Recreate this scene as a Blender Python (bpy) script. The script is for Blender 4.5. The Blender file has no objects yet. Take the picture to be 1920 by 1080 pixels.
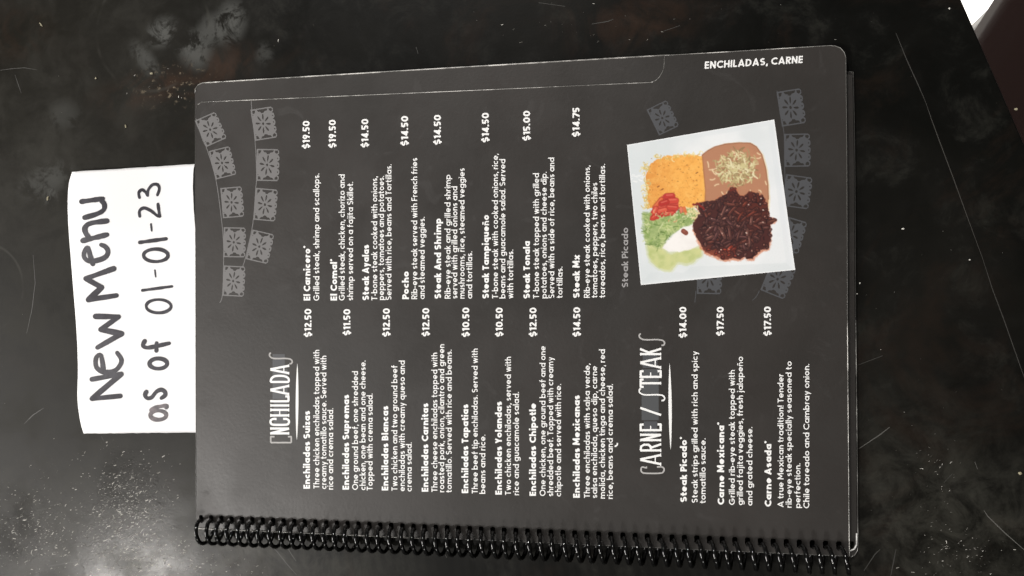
import bpy, bmesh, math, random
import numpy as np
from mathutils import Vector, Matrix
from mathutils.geometry import delaunay_2d_cdt
random.seed(7); rng = np.random.default_rng(11)
S = bpy.context.scene; COL = S.collection
# ------------------------------------------------------------------ camera
F = 1650.0                                    # focal length in photo pixels (1920 wide)
ax = Vector((8815, 93, 1650)).normalized()    # world X seen in camera axes
ay = Vector((-0.0065, 1, -0.022)); ay = (ay - ax*ay.dot(ax)).normalized()
az = ax.cross(ay)
R = Matrix((ax, ay, az))                      # camera axes -> world
def ray(px, py): return R @ Vector(((px-960)/F, -(py-540)/F, -1.0))
r0, r1 = ray(977, 120), ray(977, 1015)
k0 = abs(r0.y/r0.z - r1.y/r1.z)
CAMH = 0.2290/k0
rc = ray(980, 560)
CAM = Vector((rc.x/rc.z*CAMH, rc.y/rc.z*CAMH, CAMH))
def P(px, py, z=0.0):
    r = ray(px, py); t = (z-CAM.z)/r.z
    return CAM + r*t
cam = bpy.data.objects.new('camera', bpy.data.cameras.new('camera')); COL.objects.link(cam)
cam.matrix_world = Matrix.Translation(CAM) @ R.to_4x4()
cam.data.sensor_width = 36; cam.data.lens = F/1920*36; cam.data.clip_start = .01; cam.data.clip_end = 50
S.camera = cam
# ------------------------------------------------------------------ light of the room
w = bpy.data.worlds.new('World'); S.world = w; w.use_nodes = True
bg = w.node_tree.nodes['Background']; bg.inputs[0].default_value = (1, .97, .93, 1); bg.inputs[1].default_value = .05
S.view_settings.view_transform = 'Standard'; S.view_settings.look = 'None'
S.view_settings.exposure = .9; S.view_settings.gamma = 1
def lamp(name, loc, size, power, color=(1, .965, .925), target=(0, 0, 0), shape='RECTANGLE', size_y=None):
    l = bpy.data.lights.new(name, 'AREA'); l.shape = shape; l.size = size
    if shape in ('RECTANGLE', 'ELLIPSE'): l.size_y = size_y or size
    l.energy = power; l.color = color
    o = bpy.data.objects.new(name, l); COL.objects.link(o); o.location = loc
    o.rotation_euler = (Vector(target)-Vector(loc)).to_track_quat('-Z', 'Y').to_euler()
    return o
def mirror(px, py, h):
    """where a ceiling lamp of height h hangs when its image lies at this point of the table"""
    p = P(px, py, 0); d = ray(px, py); return p + Vector((d.x, d.y, -d.z))*(h/-d.z)
lamp('ceiling_lamp', mirror(250, 1150, 1.9), .28, 17, target=(0, 0, 0))
lamp('ceiling_lamp', mirror(-800, 900, 1.9), 1.0, 54, target=(0, 0, 0), size_y=1.2)
lamp('ceiling_lamp', mirror(1500, 2100, 2.0), .34, 9, target=(0, 0, 0))
lamp('ceiling_lamp', mirror(700, -700, 2.0), .14, 22, target=(0, 0, 0))
sp = bpy.data.lights.new('added_floor_spot', 'SPOT'); sp.energy = 330; sp.spot_size = math.radians(21); sp.spot_blend = .2; sp.shadow_soft_size = .06; sp.color = (1, .96, .9)  # unseen spot, added to brighten the strip of floor past the table
so = bpy.data.objects.new('added_floor_spot', sp); COL.objects.link(so); so.location = (.75, 1.3, 1.4)
so.rotation_euler = (Vector((.46, .37, -.74))-Vector(so.location)).to_track_quat('-Z', 'Y').to_euler()
K = 1.14                                      # white-point of the exposure, for matching printed colours
# ------------------------------------------------------------------ helpers
def tag(o, label=None, cat=None, group=None, kind=None):
    for k, v in (('label', label), ('category', cat), ('group', group), ('kind', kind)):
        if v: o[k] = v
    return o
def empty(name, loc=(0, 0, 0), parent=None):
    o = bpy.data.objects.new(name, None); COL.objects.link(o); o.location = loc; o.empty_display_size = .02
    if parent: o.parent = parent
    return o
def mesh(name, V, Fs, mat, parent=None, smooth=False, origin=None):
    me = bpy.data.meshes.new(name)
    me.from_pydata([tuple(v) for v in V], [], [tuple(f) for f in Fs]); me.update()
    if mat: me.materials.append(mat)
    if smooth: me.polygons.foreach_set('use_smooth', [True]*len(me.polygons))
    o = bpy.data.objects.new(name, me); COL.objects.link(o)
    if parent:
        o.parent = parent
        off = Vector(parent.location)
        if parent.parent: off = off + Vector(parent.parent.location)
        if off.length > 0:
            me.transform(Matrix.Translation(-off))
    return o
def lin(c):
    return tuple(((v/255)/12.92 if v/255 <= .04045 else ((v/255+.055)/1.055)**2.4) for v in c)
def new_mat(name, col=(.5, .5, .5), rough=.5, spec=.5, coat=0, coat_rough=.1, metal=0):
    m = bpy.data.materials.new(name); m.use_nodes = True
    b = m.node_tree.nodes['Principled BSDF']
    b.inputs['Base Color'].default_value = (*col, 1); b.inputs['Roughness'].default_value = rough
    b.inputs['Specular IOR Level'].default_value = spec; b.inputs['Metallic'].default_value = metal
    b.inputs['Coat Weight'].default_value = coat; b.inputs['Coat Roughness'].default_value = coat_rough
    return m
class N:
    """small node builder: every value is a socket or a number"""
    def __init__(s, m): s.t = m.node_tree; s.b = s.t.nodes['Principled BSDF']
    def put(s, sock, v):
        if isinstance(v, bpy.types.NodeSocket): s.t.links.new(v, sock)
        elif isinstance(v, (tuple, list)): sock.default_value = (*v, 1) if len(v) == 3 and len(sock.default_value) == 4 else v
        else: sock.default_value = v
    def pos(s):
        n = s.t.nodes.new('ShaderNodeNewGeometry'); return n.outputs['Position']
    def noise(s, vec, scale, detail=4, rough=.55, dist=0, stretch=None, rot=0):
        if stretch:
            mp = s.t.nodes.new('ShaderNodeMapping'); mp.inputs['Scale'].default_value = stretch
            mp.inputs['Rotation'].default_value = (0, 0, rot); s.t.links.new(vec, mp.inputs[0]); vec = mp.outputs[0]
        n = s.t.nodes.new('ShaderNodeTexNoise'); n.inputs['Scale'].default_value = scale
        n.inputs['Detail'].default_value = detail; n.inputs['Roughness'].default_value = rough
        n.inputs['Distortion'].default_value = dist; s.t.links.new(vec, n.inputs['Vector']); return n.outputs['Fac']
    def math(s, op, a, b=0, clamp=False):
        n = s.t.nodes.new('ShaderNodeMath'); n.operation = op; n.use_clamp = clamp
        s.put(n.inputs[0], a); s.put(n.inputs[1], b); return n.outputs[0]
    def ramp(s, v, lo, hi, a=0.0, b=1.0):
        n = s.t.nodes.new('ShaderNodeMapRange'); n.interpolation_type = 'SMOOTHSTEP'
        s.put(n.inputs[0], v)
        for i, q in enumerate((lo, hi, a, b)): n.inputs[1+i].default_value = q
        return n.outputs[0]
    def mix(s, f, a, b):
        n = s.t.nodes.new('ShaderNodeMix'); n.data_type = 'RGBA'
        s.put(n.inputs[0], f); s.put(n.inputs[6], a); s.put(n.inputs[7], b); return n.outputs[2]
    def blob(s, vec, px, py, rx, ry, soft=.5, rot=0.0):
        """soft ellipse on the table round the point seen at px, py; radii in metres"""
        c = P(px, py, 0)
        a = s.t.nodes.new('ShaderNodeVectorMath'); a.operation = 'SUBTRACT'; s.put(a.inputs[0], vec); a.inputs[1].default_value = tuple(c)
        mp = s.t.nodes.new('ShaderNodeMapping'); mp.vector_type = 'TEXTURE'
        mp.inputs['Rotation'].default_value = (0, 0, rot); mp.inputs['Scale'].default_value = (rx, ry, 1)
        s.t.links.new(a.outputs[0], mp.inputs[0])
        l = s.t.nodes.new('ShaderNodeVectorMath'); l.operation = 'LENGTH'; s.t.links.new(mp.outputs[0], l.inputs[0])
        return s.ramp(l.outputs['Value'], 1-soft, 1+soft*.6, 1.0, 0.0), l.outputs['Value']
    def bump(s, h, strength, dist):
        n = s.t.nodes.new('ShaderNodeBump'); n.inputs['Strength'].default_value = strength; n.inputs['Distance'].default_value = dist
        s.put(n.inputs['Height'], h); return n.outputs[0]
# ------------------------------------------------------------------ materials
def table_material():
    m = new_mat('black_tabletop', (.006, .006, .005), .38, .15)
    n = N(m); p = n.pos()
    big = n.noise(p, 9, 5, .6, .6); mid = n.noise(p, 42, 6, .7, .4); fine = n.noise(p, 420, 3, .6)
    col = n.mix(n.ramp(big, .35, .7), (.0022, .0023, .0018), (.0060, .0056, .0044))
    col = n.mix(n.math('MULTIPLY', n.ramp(mid, .52, .75), .6), col, (.020, .020, .016))
    col = n.mix(n.math('MULTIPLY', n.ramp(n.noise(p, 16, 5, .7, 1), .5, .7), .5), col, (.0150, .0095, .0065))
    for (px, py, rx, ry, st) in ((60, 300, .13, .22, .9), (200, 900, .10, .10, .45)):  # left side toned paler: sheen against a shadowed right, painted into the colour
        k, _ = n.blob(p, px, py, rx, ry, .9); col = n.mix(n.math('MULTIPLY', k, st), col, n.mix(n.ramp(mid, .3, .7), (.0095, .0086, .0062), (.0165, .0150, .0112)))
    # dried grey smears
    wn = n.noise(p, 70, 9, .72, .5); wn2 = n.noise(p, 38, 5, .6, 1.5)
    for (px, py, rx, ry, rot, st) in ((305, 60, .0095, .0075, .3, 1), (365, 92, .011, .009, -.9, .9), (432, 42, .0085, .0115, -.2, .9),
                                      (272, 112, .012, .005, -.9, .6), (398, 55, .008, .008, 0, .7), (86, 338, .017, .009, .3, .5), (495, 100, .005, .006, 0, .4),
                                      (95, 375, .004, .006, 0, .8), (120, 215, .010, .008, 0, .3)):
        k, _ = n.blob(p, px, py, rx, ry, .7, rot)
        k = n.math('MULTIPLY', k, n.ramp(wn, .42, .55)); col = n.mix(n.math('MULTIPLY', k, st*.9, True), col, (.082, .083, .078))
    # rusty sauce stains
    for (px, py, rx, ry, rot, st) in ((285, 155, .014, .009, .2, 1), (370, 145, .022, .012, .1, .9), (440, 115, .012, .010, 0, .7), (235, 185, .02, .01, 0, .35),
                                      (30, 60, .02, .016, 0, .35), (1160, 40, .03, .016, 0, .4), (1230, 30, .02, .012, 0, .4)):
        k, _ = n.blob(p, px, py, rx, ry, .8, rot)
        k = n.math('MULTIPLY', k, n.ramp(wn2, .38, .66)); col = n.mix(n.math('MULTIPLY', k, st*.8, True), col, (.036, .018, .010))
    k, _ = n.blob(p, 330, 160, .024, .011, .8)
    k = n.math('MULTIPLY', k, n.ramp(n.noise(p, 330, 4, .7), .56, .68)); col = n.mix(k, col, (.16, .13, .09))
    # dusty haze, with the lamp's reflected glow along the near side painted in
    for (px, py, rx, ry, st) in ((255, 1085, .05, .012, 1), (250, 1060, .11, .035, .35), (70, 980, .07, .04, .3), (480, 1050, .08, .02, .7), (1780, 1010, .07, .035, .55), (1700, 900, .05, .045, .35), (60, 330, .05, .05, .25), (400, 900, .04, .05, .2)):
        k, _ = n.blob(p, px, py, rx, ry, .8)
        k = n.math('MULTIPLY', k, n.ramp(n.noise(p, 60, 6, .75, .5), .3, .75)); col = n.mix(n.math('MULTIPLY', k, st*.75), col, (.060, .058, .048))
    # rings left by glasses
    for (px, py, r, st) in ((285, 55, .0325, .40), (-30, 540, .024, .35)):
        _, d = n.blob(p, px, py, r, r, .5)
        k = n.math('MULTIPLY', n.ramp(n.math('ABSOLUTE', n.math('SUBTRACT', d, 1.0)), 0, .045, 1, 0), n.ramp(n.noise(p, 22, 3), .45, .62))
        col = n.mix(n.math('MULTIPLY', k, st), col, (.06, .058, .05))
    # tiny grains and pits
    col = n.mix(n.math('MULTIPLY', n.ramp(fine, .72, .8), .5), col, (.09, .085, .07))
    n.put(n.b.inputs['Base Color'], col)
    rgh = n.math('ADD', n.ramp(big, .3, .7, .34, .44), n.math('MULTIPLY', n.ramp(mid, .4, .7), .12))
        # orange-peel relief, coarser where the top is worn
    h1 = n.noise(p, 950, 2, .5)
    worn = None
    for (px, py, rx, ry, st) in ((240, 975, .036, .040, 1), (250, 1065, .050, .03, 1), (60, 1000, .035, .035, .8), (420, 1060, .05, .018, .4), (1790, 1040, .04, .028, .8), (1760, 900, .035, .03, .5)):
        k, _ = n.blob(p, px, py, rx, ry, .7); k = n.math('MULTIPLY', k, st)
        worn = k if worn is None else n.math('MAXIMUM', worn, k)
    vor = n.t.nodes.new('ShaderNodeTexVoronoi'); vor.inputs['Scale'].default_value = 620; n.t.links.new(p, vor.inputs['Vector'])
    h2 = n.math('MULTIPLY', n.ramp(vor.outputs['Distance'], .0, .7, .35, 0), n.math('MULTIPLY', worn, n.ramp(n.noise(p, 260, 3, .6), .45, .6)))
    n.put(n.b.inputs['Roughness'], n.math('SUBTRACT', rgh, n.math('MULTIPLY', worn, .16)))
    h = n.math('ADD', n.math('MULTIPLY', h1, .045), n.math('MULTIPLY', h2, .12))
    n.put(n.b.inputs['Normal'], n.bump(h, .9, .0005))
    return m
def page_material(name='laminated_page', base=(.0255, .0228, .0205), rough=.42):
    m = new_mat(name, base, rough, .5)
    n = N(m); p = n.pos()
    a = n.noise(p, 14, 4, .6, .4); b = n.noise(p, 700, 2, .5)
    n.put(n.b.inputs['Base Color'], n.mix(n.ramp(a, .3, .7), tuple(v*.9 for v in base), (base[0]*1.12, base[1]*1.08, base[2]*1.08)))
    n.put(n.b.inputs['Roughness'], n.math('ADD', n.ramp(n.noise(p, 30, 5, .6, .3), .3, .7, rough-.03, rough+.05), n.ramp(n.noise(p, 55, 4, .6, 2), .58, .72, 0, .09)))
    n.put(n.b.inputs['Normal'], n.bump(n.math('ADD', n.math('MULTIPLY', b, .1), n.noise(p, 14, 2, .5)), .5, .0008))
    return m
M = {}
M['table'] = table_material()
M['page'] = page_material()
M['under_page'] = page_material('laminated_under_page', (.022, .020, .018), .40)
M['print'] = new_mat('white_print', (.86, .86, .85), .45, .4)
M['print_soft'] = new_mat('pale_print', (.33, .32, .32), .45, .4)
M['flag'] = new_mat('grey_flag_print', (.165, .160, .160), .42, .5)
M['flag_dim'] = new_mat('dim_flag_print', (.070, .072, .078), .42, .5)
M['band'] = new_mat('grey_band_print', (.075, .078, .082), .42, .5)
M['coil'] = new_mat('black_plastic_coil', (.0025, .0025, .0025), .09, .6)
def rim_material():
    m = new_mat('laminate_rim_catchlight', (.3, .3, .3), .25, .6); n = N(m); p = n.pos()  # light caught by the laminate edge, painted as a broken pale colour
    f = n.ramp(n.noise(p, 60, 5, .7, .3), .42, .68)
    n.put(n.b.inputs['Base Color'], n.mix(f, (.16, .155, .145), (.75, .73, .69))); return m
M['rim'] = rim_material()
M['rim_dim'] = new_mat('laminate_rim_dim_catchlight', (.10, .097, .09), .3, .6)  # same edge, weaker caught light painted in
M['rim_white'] = new_mat('laminate_rim_bright_catchlight', (.75, .74, .72), .25, .6)  # same edge, strongest caught light painted in
M['paper'] = new_mat('white_paper', (.86, .86, .87), .7, .25)
def ink_material(name, c1, c2):
    m = new_mat(name, c1, .5, .4); n = N(m); p = n.pos()
    n.put(n.b.inputs['Base Color'], n.mix(n.ramp(n.noise(p, 260, 4, .6), .35, .7), c1, c2)); return m
M['ink'] = ink_material('marker_ink', (.020, .018, .025), (.042, .040, .052))
M['ink_faded'] = ink_material('faded_marker_ink', (.09, .083, .09), (.20, .17, .18))
M['crumb'] = new_mat('pale_crumb_and_glint', (.62, .60, .55), .5)
M['crumb_tan'] = new_mat('tan_crumb', (.30, .27, .18), .6)
M['scratch'] = new_mat('light_scratch', (.085, .083, .075), .5)
M['scratch_mid'] = new_mat('thin_joint_line', (.040, .038, .033), .5)
M['scratch_dim'] = new_mat('faint_scratch', (.035, .034, .030), .5)
M['edge'] = new_mat('black_table_edge', (.006, .006, .006), .45)
# ------------------------------------------------------------------ flat shapes
def cdt(polys, holes=(), eps=1e-7):
    """union of polygons minus holes -> verts, tris"""
    V = []; FF = []
    for pl in list(polys)+list(holes):
        pl = list(pl)
        if sum(pl[k-1][0]*pl[k][1]-pl[k][0]*pl[k-1][1] for k in range(len(pl))) < 0: pl = pl[::-1]
        i = len(V); V += [Vector((float(q[0]), float(q[1]))) for q in pl]; FF.append(list(range(i, len(V))))
    np_ = len(polys)
    v, e, f, ov, oe, of = delaunay_2d_cdt(V, [], FF, 1, eps)
    out = []
    for t, o in zip(f, of):
        if not o or any(k >= np_ for k in o): continue
        if len(t) >= 3: out.append(list(t))
    return v, out
def ribbon(pts, wd, round_ends=False, wfun=None):
    """polygons of a stroke along pts of width wd"""
    out = []; pts = [Vector((float(p[0]), float(p[1]))) for p in pts]; n = len(pts)
    def W(i): return (wfun(i/(n-1)) if wfun else 1)*wd/2
    for i in range(n-1):
        a, b = pts[i], pts[i+1]; d = b-a
        if d.length < 1e-9: continue
        q = Vector((-d.y, d.x)).normalized()
        out.append([a-q*W(i), b-q*W(i+1), b+q*W(i+1), a+q*W(i)])
    for i in range(n):
        if (0 < i < n-1) or round_ends:
            if 0 < i < n-1 and not round_ends:
                d1 = pts[i]-pts[i-1]; d2 = pts[i+1]-pts[i]
                if d1.length < 1e-9 or d2.length < 1e-9 or d1.angle(d2) < .02: continue
            out.append([pts[i]+Vector((math.cos(t), math.sin(t)))*W(i) for t in [k*math.pi/4+.2 for k in range(8)]])
    return out
def ell(cx, cy, rx, ry, a0=0, a1=360, n=None):
    n = n or max(4, int(abs(a1-a0)/24))
    return [(cx+rx*math.cos(math.radians(a0+(a1-a0)*i/n)), cy+ry*math.sin(math.radians(a0+(a1-a0)*i/n))) for i in range(n+1)]
# ------------------------------------------------------------------ a round geometric letter set, drawn as strokes (cap height 1)
def glyph(ch, w):
    h = w/2; xh = .70; oc = xh/2; r = oc-h; rx = r*1.0; x0 = h; D = h+2*rx; L = []; A = L.append
    C = 1.0; cr = .5-h
    if ch == ' ': return [], .30
    if ch == 'ñ':
        s, ad = glyph('n', w); return s+[[(h+.02, .86), (h+.12, .93), (h+.24, .87), (h+.34, .94)]], ad
    if ch in 'abdegopqc':
        if ch == 'c': A(ell(h+rx, oc, rx, r, 48, 312)); return L, 2*h+rx*1.62
        if ch == 'e': A(ell(h+rx, oc, rx, r, 0, 316)); A([(x0, oc-.02), (D+h*.6, oc-.02)]); return L, 2*h+2*rx
        A(ell(h+rx, oc, rx, r))
        if ch == 'a': A([(D, 0), (D, xh)])
        if ch == 'b': A([(h, 0), (h, 1.05)])
        if ch == 'd': A([(D, 0), (D, 1.05)])
        if ch == 'p': A([(h, -.30), (h, xh)])
        if ch == 'q': A([(D, -.30), (D, xh)])
        if ch == 'g': A([(D, xh), (D, -.03)]+ell(h+rx, -.04, rx, .26-h, 0, -150)[1:])
        return L, 2*h+2*rx
    an = .21
    if ch in 'nhm':
        A([(h, 0), (h, 1.05 if ch == 'h' else xh)])
        A(ell(h+an, xh-h-an, an, an, 180, 0)+[(h+2*an, 0)])
        if ch == 'm': A(ell(h+3*an, xh-h-an, an, an, 180, 0)+[(h+4*an, 0)]); return L, 2*h+4*an
        return L, 2*h+2*an
    if ch == 'u': A([(h, xh)]+ell(h+an, h+an, an, an, 180, 360)+[(h+2*an, xh)]); A([(h+2*an, 0), (h+2*an, xh)]); return L, 2*h+2*an
    if ch == 'r': A([(h, 0), (h, xh)]); A(ell(h+.2, xh-h-.2, .2, .2, 180, 75)); return L, 2*h+.2
    if ch == 'i': A([(h, 0), (h, xh)]); A([(h, .84), (h, .84+w)]); return L, w
    if ch == 'j': A([(h+.08, xh), (h+.08, -.12)]+ell(h-.04, -.14, .12, .12, 0, -80)[1:]); A([(h+.08, .84), (h+.08, .84+w)]); return L, w+.08
    if ch == 'l': A([(h, 0), (h, 1.05)]); return L, w
    if ch == 'f': A([(h+.09, 0), (h+.09, .84)]+ell(h+.23, .86, .14, 1.05-h-.86, 180, 80)[1:]); A([(0, xh-h), (.36+h, xh-h)]); return L, .34+h
    if ch == 't': A([(h+.09, .95), (h+.09, .16)]+ell(h+.23, .16, .14, .16-h+.001, 180, 290)[1:]); A([(0, xh-h), (.34+h, xh-h)]); return L, .33+h
    if ch == 's':
        q = r/2; A(ell(h+.17, oc+q, .17, q, 40, 270)[:-1]+ell(h+.17, oc-q, .17, q, 90, -140)); return L, .34+w
    if ch == 'k': A([(h, 0), (h, 1.05)]); A([(h, .27), (h+.36, xh)]); A([(h+.12, .36), (h+.40, 0)]); return L, w+.36
    if ch == 'v': A([(h*.9, xh), (.29, h*.6), (.58-h*.9, xh)]); return L, .58
    if ch == 'w': A([(h*.9, xh), (.25, h*.6), (.43, xh), (.61, h*.6), (.86-h*.9, xh)]); return L, .86
    if ch == 'x': A([(h*.7, 0), (.66-h*.7, xh)]); A([(h*.7, xh), (.66-h*.7, 0)]); return L, .66
    if ch == 'y': A([(h*.9, xh), (.31, .05)]); A([(.60-h*.9, xh), (.20, -.30)]); return L, .60
    if ch == 'z': A([(0.02, xh-h), (.48-h, xh-h), (h, h), (.50, h)]); return L, .5
    # capitals
    if ch == 'A': A([(h*.8, 0), (.42, C-h*.4), (.84-h*.8, 0)]); A([(.18, .27), (.66, .27)]); return L, .84
    if ch == 'B': A([(h, 0), (h, C)]); A([(h, C-h), (.30, C-h)]+ell(.30, .75-h*.5, .20, .25-h*.5, 90, -90)+[(h, .5)]); A([(h, .5), (.34, .5)]+ell(.34, .25+h*.5, .22, .25-h*.5, 90, -90)+[(h, h)]); return L, .58+h
    if ch == 'C': A(ell(h+cr, .5, cr, cr, 45, 315)); return L, h+cr*1.75
    if ch == 'G': A(ell(h+cr, .5, cr, cr, 45, 345)); A([(h+cr, .47), (h+2*cr+h*.4, .47)]); return L, 2*h+2*cr
    if ch == 'D': A([(h, C), (h, 0)]); A([(h, C-h), (.32, C-h)]+ell(.32, .5, .44-h, .5-h, 90, -90)+[(h, h)]); return L, .76
    if ch == 'E': A([(h, 0), (h, C)]); [A([(h, y), (.54, y)]) for y in (h, .5, C-h)]; return L, .56
    if ch == 'F': A([(h, 0), (h, C)]); [A([(h, y), (.52, y)]) for y in (.48, C-h)]; return L, .54
    if ch == 'H': A([(h, 0), (h, C)]); A([(.72-h, 0), (.72-h, C)]); A([(h, .5), (.72-h, .5)]); return L, .72
    if ch == 'I': A([(h, 0), (h, C)]); return L, w
    if ch == 'L': A([(h, C), (h, 0)]); A([(h, h), (.50, h)]); return L, .50
    if ch == 'M': A([(h, 0), (h*1.3, C), (.46, .28), (.92-h*1.3, C), (.92-h, 0)]); return L, .92
    if ch == 'N': A([(h, 0), (h, C)]); A([(h, C-h*.5), (.74-h, h*.5)]); A([(.74-h, 0), (.74-h, C)]); return L, .74
    if ch == 'O': A(ell(h+cr, .5, cr, cr)); return L, 1.0
    if ch == 'P': A([(h, 0), (h, C)]); A([(h, C-h), (.34, C-h)]+ell(.34, .68, .25-h*.4, .32-h, 90, -90)+[(h, .36+h*0)]); return L, .58
    if ch == 'R': A([(h, 0), (h, C)]); A([(h, C-h), (.34, C-h)]+ell(.34, .70, .24-h*.4, .30-h, 90, -90)+[(h, .40)]); A([(.30, .40), (.56, 0)]); return L, .62
    if ch == 'S': A(ell(h+.23, .75-h*.5, .23, .25-h*.5, 35, 270)[:-1]+ell(h+.23, .25+h*.5, .23, .25-h*.5, 90, -145)); return L, .46+w
    if ch == 'T': A([(.30, 0), (.30, C)]); A([(0, C-h), (.60, C-h)]); return L, .60
    if ch == 'Y': A([(h*.8, C), (.34, .45)]); A([(.68-h*.8, C), (.34, .45)]); A([(.34, .48), (.34, 0)]); return L, .68
    if ch == '0': A(ell(.33, .5, .33-h, .5-h)); return L, .66
    if ch == '1': A([(.24, 0), (.24, C)]); A([(.02, .80), (.24, C-h)]); return L, .24+h
    if ch == '2': A(ell(.27, .70, .27-h, .30-h, 165, -30)+[(h, h), (.54, h)]); return L, .54
    if ch == '3': A(ell(.26, .74, .24-h, .26-h, 140, -90)); A(ell(.26, .27, .27-h, .27-h, 90, -140)); return L, .54
    if ch == '4': A([(.42, 0), (.42, C)]); A([(.42, C-h), (h, .24), (.60, .24)]); return L, .62
    if ch == '5': A([(.50, C-h), (.12, C-h), (.09, .56)]+ell(.26, .32, .27-h, .32-h, 125, -140)); return L, .55
    if ch == '7': A([(0, C-h), (.50, C-h), (.18, 0)]); return L, .52
    if ch == '9': A(ell(.30, .67, .29-h, .33-h)); A([(.58-h, .62), (.26, 0)]); return L, .60
    if ch == '$': A(ell(h+.21, .72-h*.5, .21, .22-h*.5, 35, 270)[:-1]+ell(h+.21, .28+h*.5, .21, .22-h*.5, 90, -145)); A([(h+.21, -.10), (h+.21, .10)]); A([(h+.21, .9), (h+.21, 1.10)]); return L, .42+w
    if ch == '.': A([(h, 0), (h, w)]); return L, w
    if ch == ',': A([(h+.04, w), (h-.02, -.16)]); return L, w+.02
    if ch == '!': A([(h, .28), (h, C)]); A([(h, 0), (h, w)]); return L, w
    if ch == '-': A([(0, .36), (.30, .36)]); return L, .30
    if ch == '*':
        for t in (90, 210, 330): A([(.15, .9), (.15+.15*math.cos(math.radians(t)), .9+.15*math.sin(math.radians(t)))])
        for t in (30, 150, 270): A([(.15, .9), (.15+.15*math.cos(math.radians(t)), .9+.15*math.sin(math.radians(t)))])
        return L, .30
    return [], .3
GC = {}
def glyph_tris(ch, w):
    if (ch, w) not in GC:
        st, ad = glyph(ch, w)
        polys = []
        for s in st: polys += ribbon(s, w*.8 if ch in '*ñ' else w)
        GC[(ch, w)] = (*cdt(polys, eps=1e-5), ad) if polys else ([], [], ad)
    return GC[(ch, w)]
def layout(text, w, gap):
    V = []; T = []; x = 0
    for ch in text:
        v, t, ad = glyph_tris(ch, w)
        i = len(V); V += [(x+q.x, q.y) for q in v]; T += [[a+i for a in f] for f in t]
        x += ad+(gap if ch != ' ' else 0)
    return V, T, x-gap
ZP = .0036                                    # top of the front page
ZT = ZP+.00006                                # printed layer
def text_line(name, text, xb, y0, y1, cap, w, parent, mat, gap=.13, z=ZT):
    V, T, L = layout(text, w, gap)
    s = (y0-y1)/L
    return mesh(name, [P(xb-v[1]*cap, y0-v[0]*s, z) for v in V], T, mat, parent)
# ------------------------------------------------------------------ solid sheets
def slab(name, outline, holes, z0, z1, mat, parent, side=None):
    """outline and holes in metres on the table plane"""
    v, t = cdt([outline], holes, 1e-7); n = len(v)
    V = [(q.x, q.y, z1) for q in v]+[(q.x, q.y, z0) for q in v]; FF = []
    ec = {}
    for f in t:
        if sum(v[f[i]].x*v[f[(i+1) % len(f)]].y-v[f[(i+1) % len(f)]].x*v[f[i]].y for i in range(len(f))) < 0: f = f[::-1]
        FF.append(f); FF.append([a+n for a in f[::-1]])
        for i in range(len(f)):
            e = (f[i], f[(i+1) % len(f)]); ec[e] = ec.get(e, 0)+1
    for (a, b) in list(ec):
        if (b, a) not in ec: FF.append([b, a, a+n, b+n])
    return mesh(name, V, FF, mat, parent)
def tube(name, pts, r, mat, parent=None, seg=6, closed=False):
    V = []; FF = []; n = len(pts); pts = [Vector(p) for p in pts]
    for i, p in enumerate(pts):
        if closed: d = pts[(i+1) % n]-pts[i-1]
        else: d = pts[min(i+1, n-1)]-pts[max(i-1, 0)]
        d.normalize(); a = d.cross(Vector((0, 0, 1)))
        if a.length < 1e-4: a = Vector((1, 0, 0))
        a.normalize(); b = a.cross(d)
        rr = r[i] if isinstance(r, (list, tuple)) else r
        V += [p+(a*math.cos(2*math.pi*k/seg)+b*math.sin(2*math.pi*k/seg))*rr for k in range(seg)]
    for i in range(n if closed else n-1):
        j = (i+1) % n
        FF += [[i*seg+k, i*seg+(k+1) % seg, j*seg+(k+1) % seg, j*seg+k] for k in range(seg)]
    if not closed: FF += [list(range(seg))[::-1], list(range((n-1)*seg, n*seg))]
    return mesh(name, V, FF, mat, parent, True)
def xy(px, py, z=ZP): q = P(px, py, z); return (q.x, q.y)
def dens(pts, step=12):
    out = []
    for i in range(len(pts)-1):
        a, b = pts[i], pts[i+1]; d = math.dist(a, b); k = max(1, int(d/step))
        out += [(a[0]+(b[0]-a[0])*j/k, a[1]+(b[1]-a[1])*j/k) for j in range(k)]
    return out+[pts[-1]]
# ================================================================== TABLE
def px_line(x0, y0, x1, y1): return P(x0, y0, 0), P(x1, y1, 0)
ea, eb = px_line(1805, 0, 1875, 160)
d = (eb-ea).normalized(); nrm = Vector((d.y, -d.x, 0))      # pointing away from the table
if nrm.x < 0: nrm = -nrm
table = empty('restaurant_table', ea+d*.2 - nrm*.35 - Vector((0, 0, .74)))
tag(table, 'scuffed black tabletop with stains and crumbs under the open menu', 'table')
def table_pt(u, v, z): q = ea+d*u-nrm*v; return (q.x, q.y, z)
TT = .028
bw = .0
def grid_top():
    V = []; FF = []; nu, nv = 2, 2
    c = [table_pt(-.7, 0, 0), table_pt(1.1, 0, 0), table_pt(1.1, .72, 0), table_pt(-.7, .72, 0)]
    c0 = [(a, b) for a, b, _ in c]
    return c0
c0 = grid_top()
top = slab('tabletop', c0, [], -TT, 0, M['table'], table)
bv = top.modifiers.new('soft edge', 'BEVEL'); bv.width = .0025; bv.segments = 3
for u in (-.55, .95):
    for v in (.08, .64):
        q = table_pt(u, v, 0)
        tube('table_leg', [(q[0], q[1], -.74), (q[0], q[1], -TT)], .022, M['edge'], table, 12)
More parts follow.
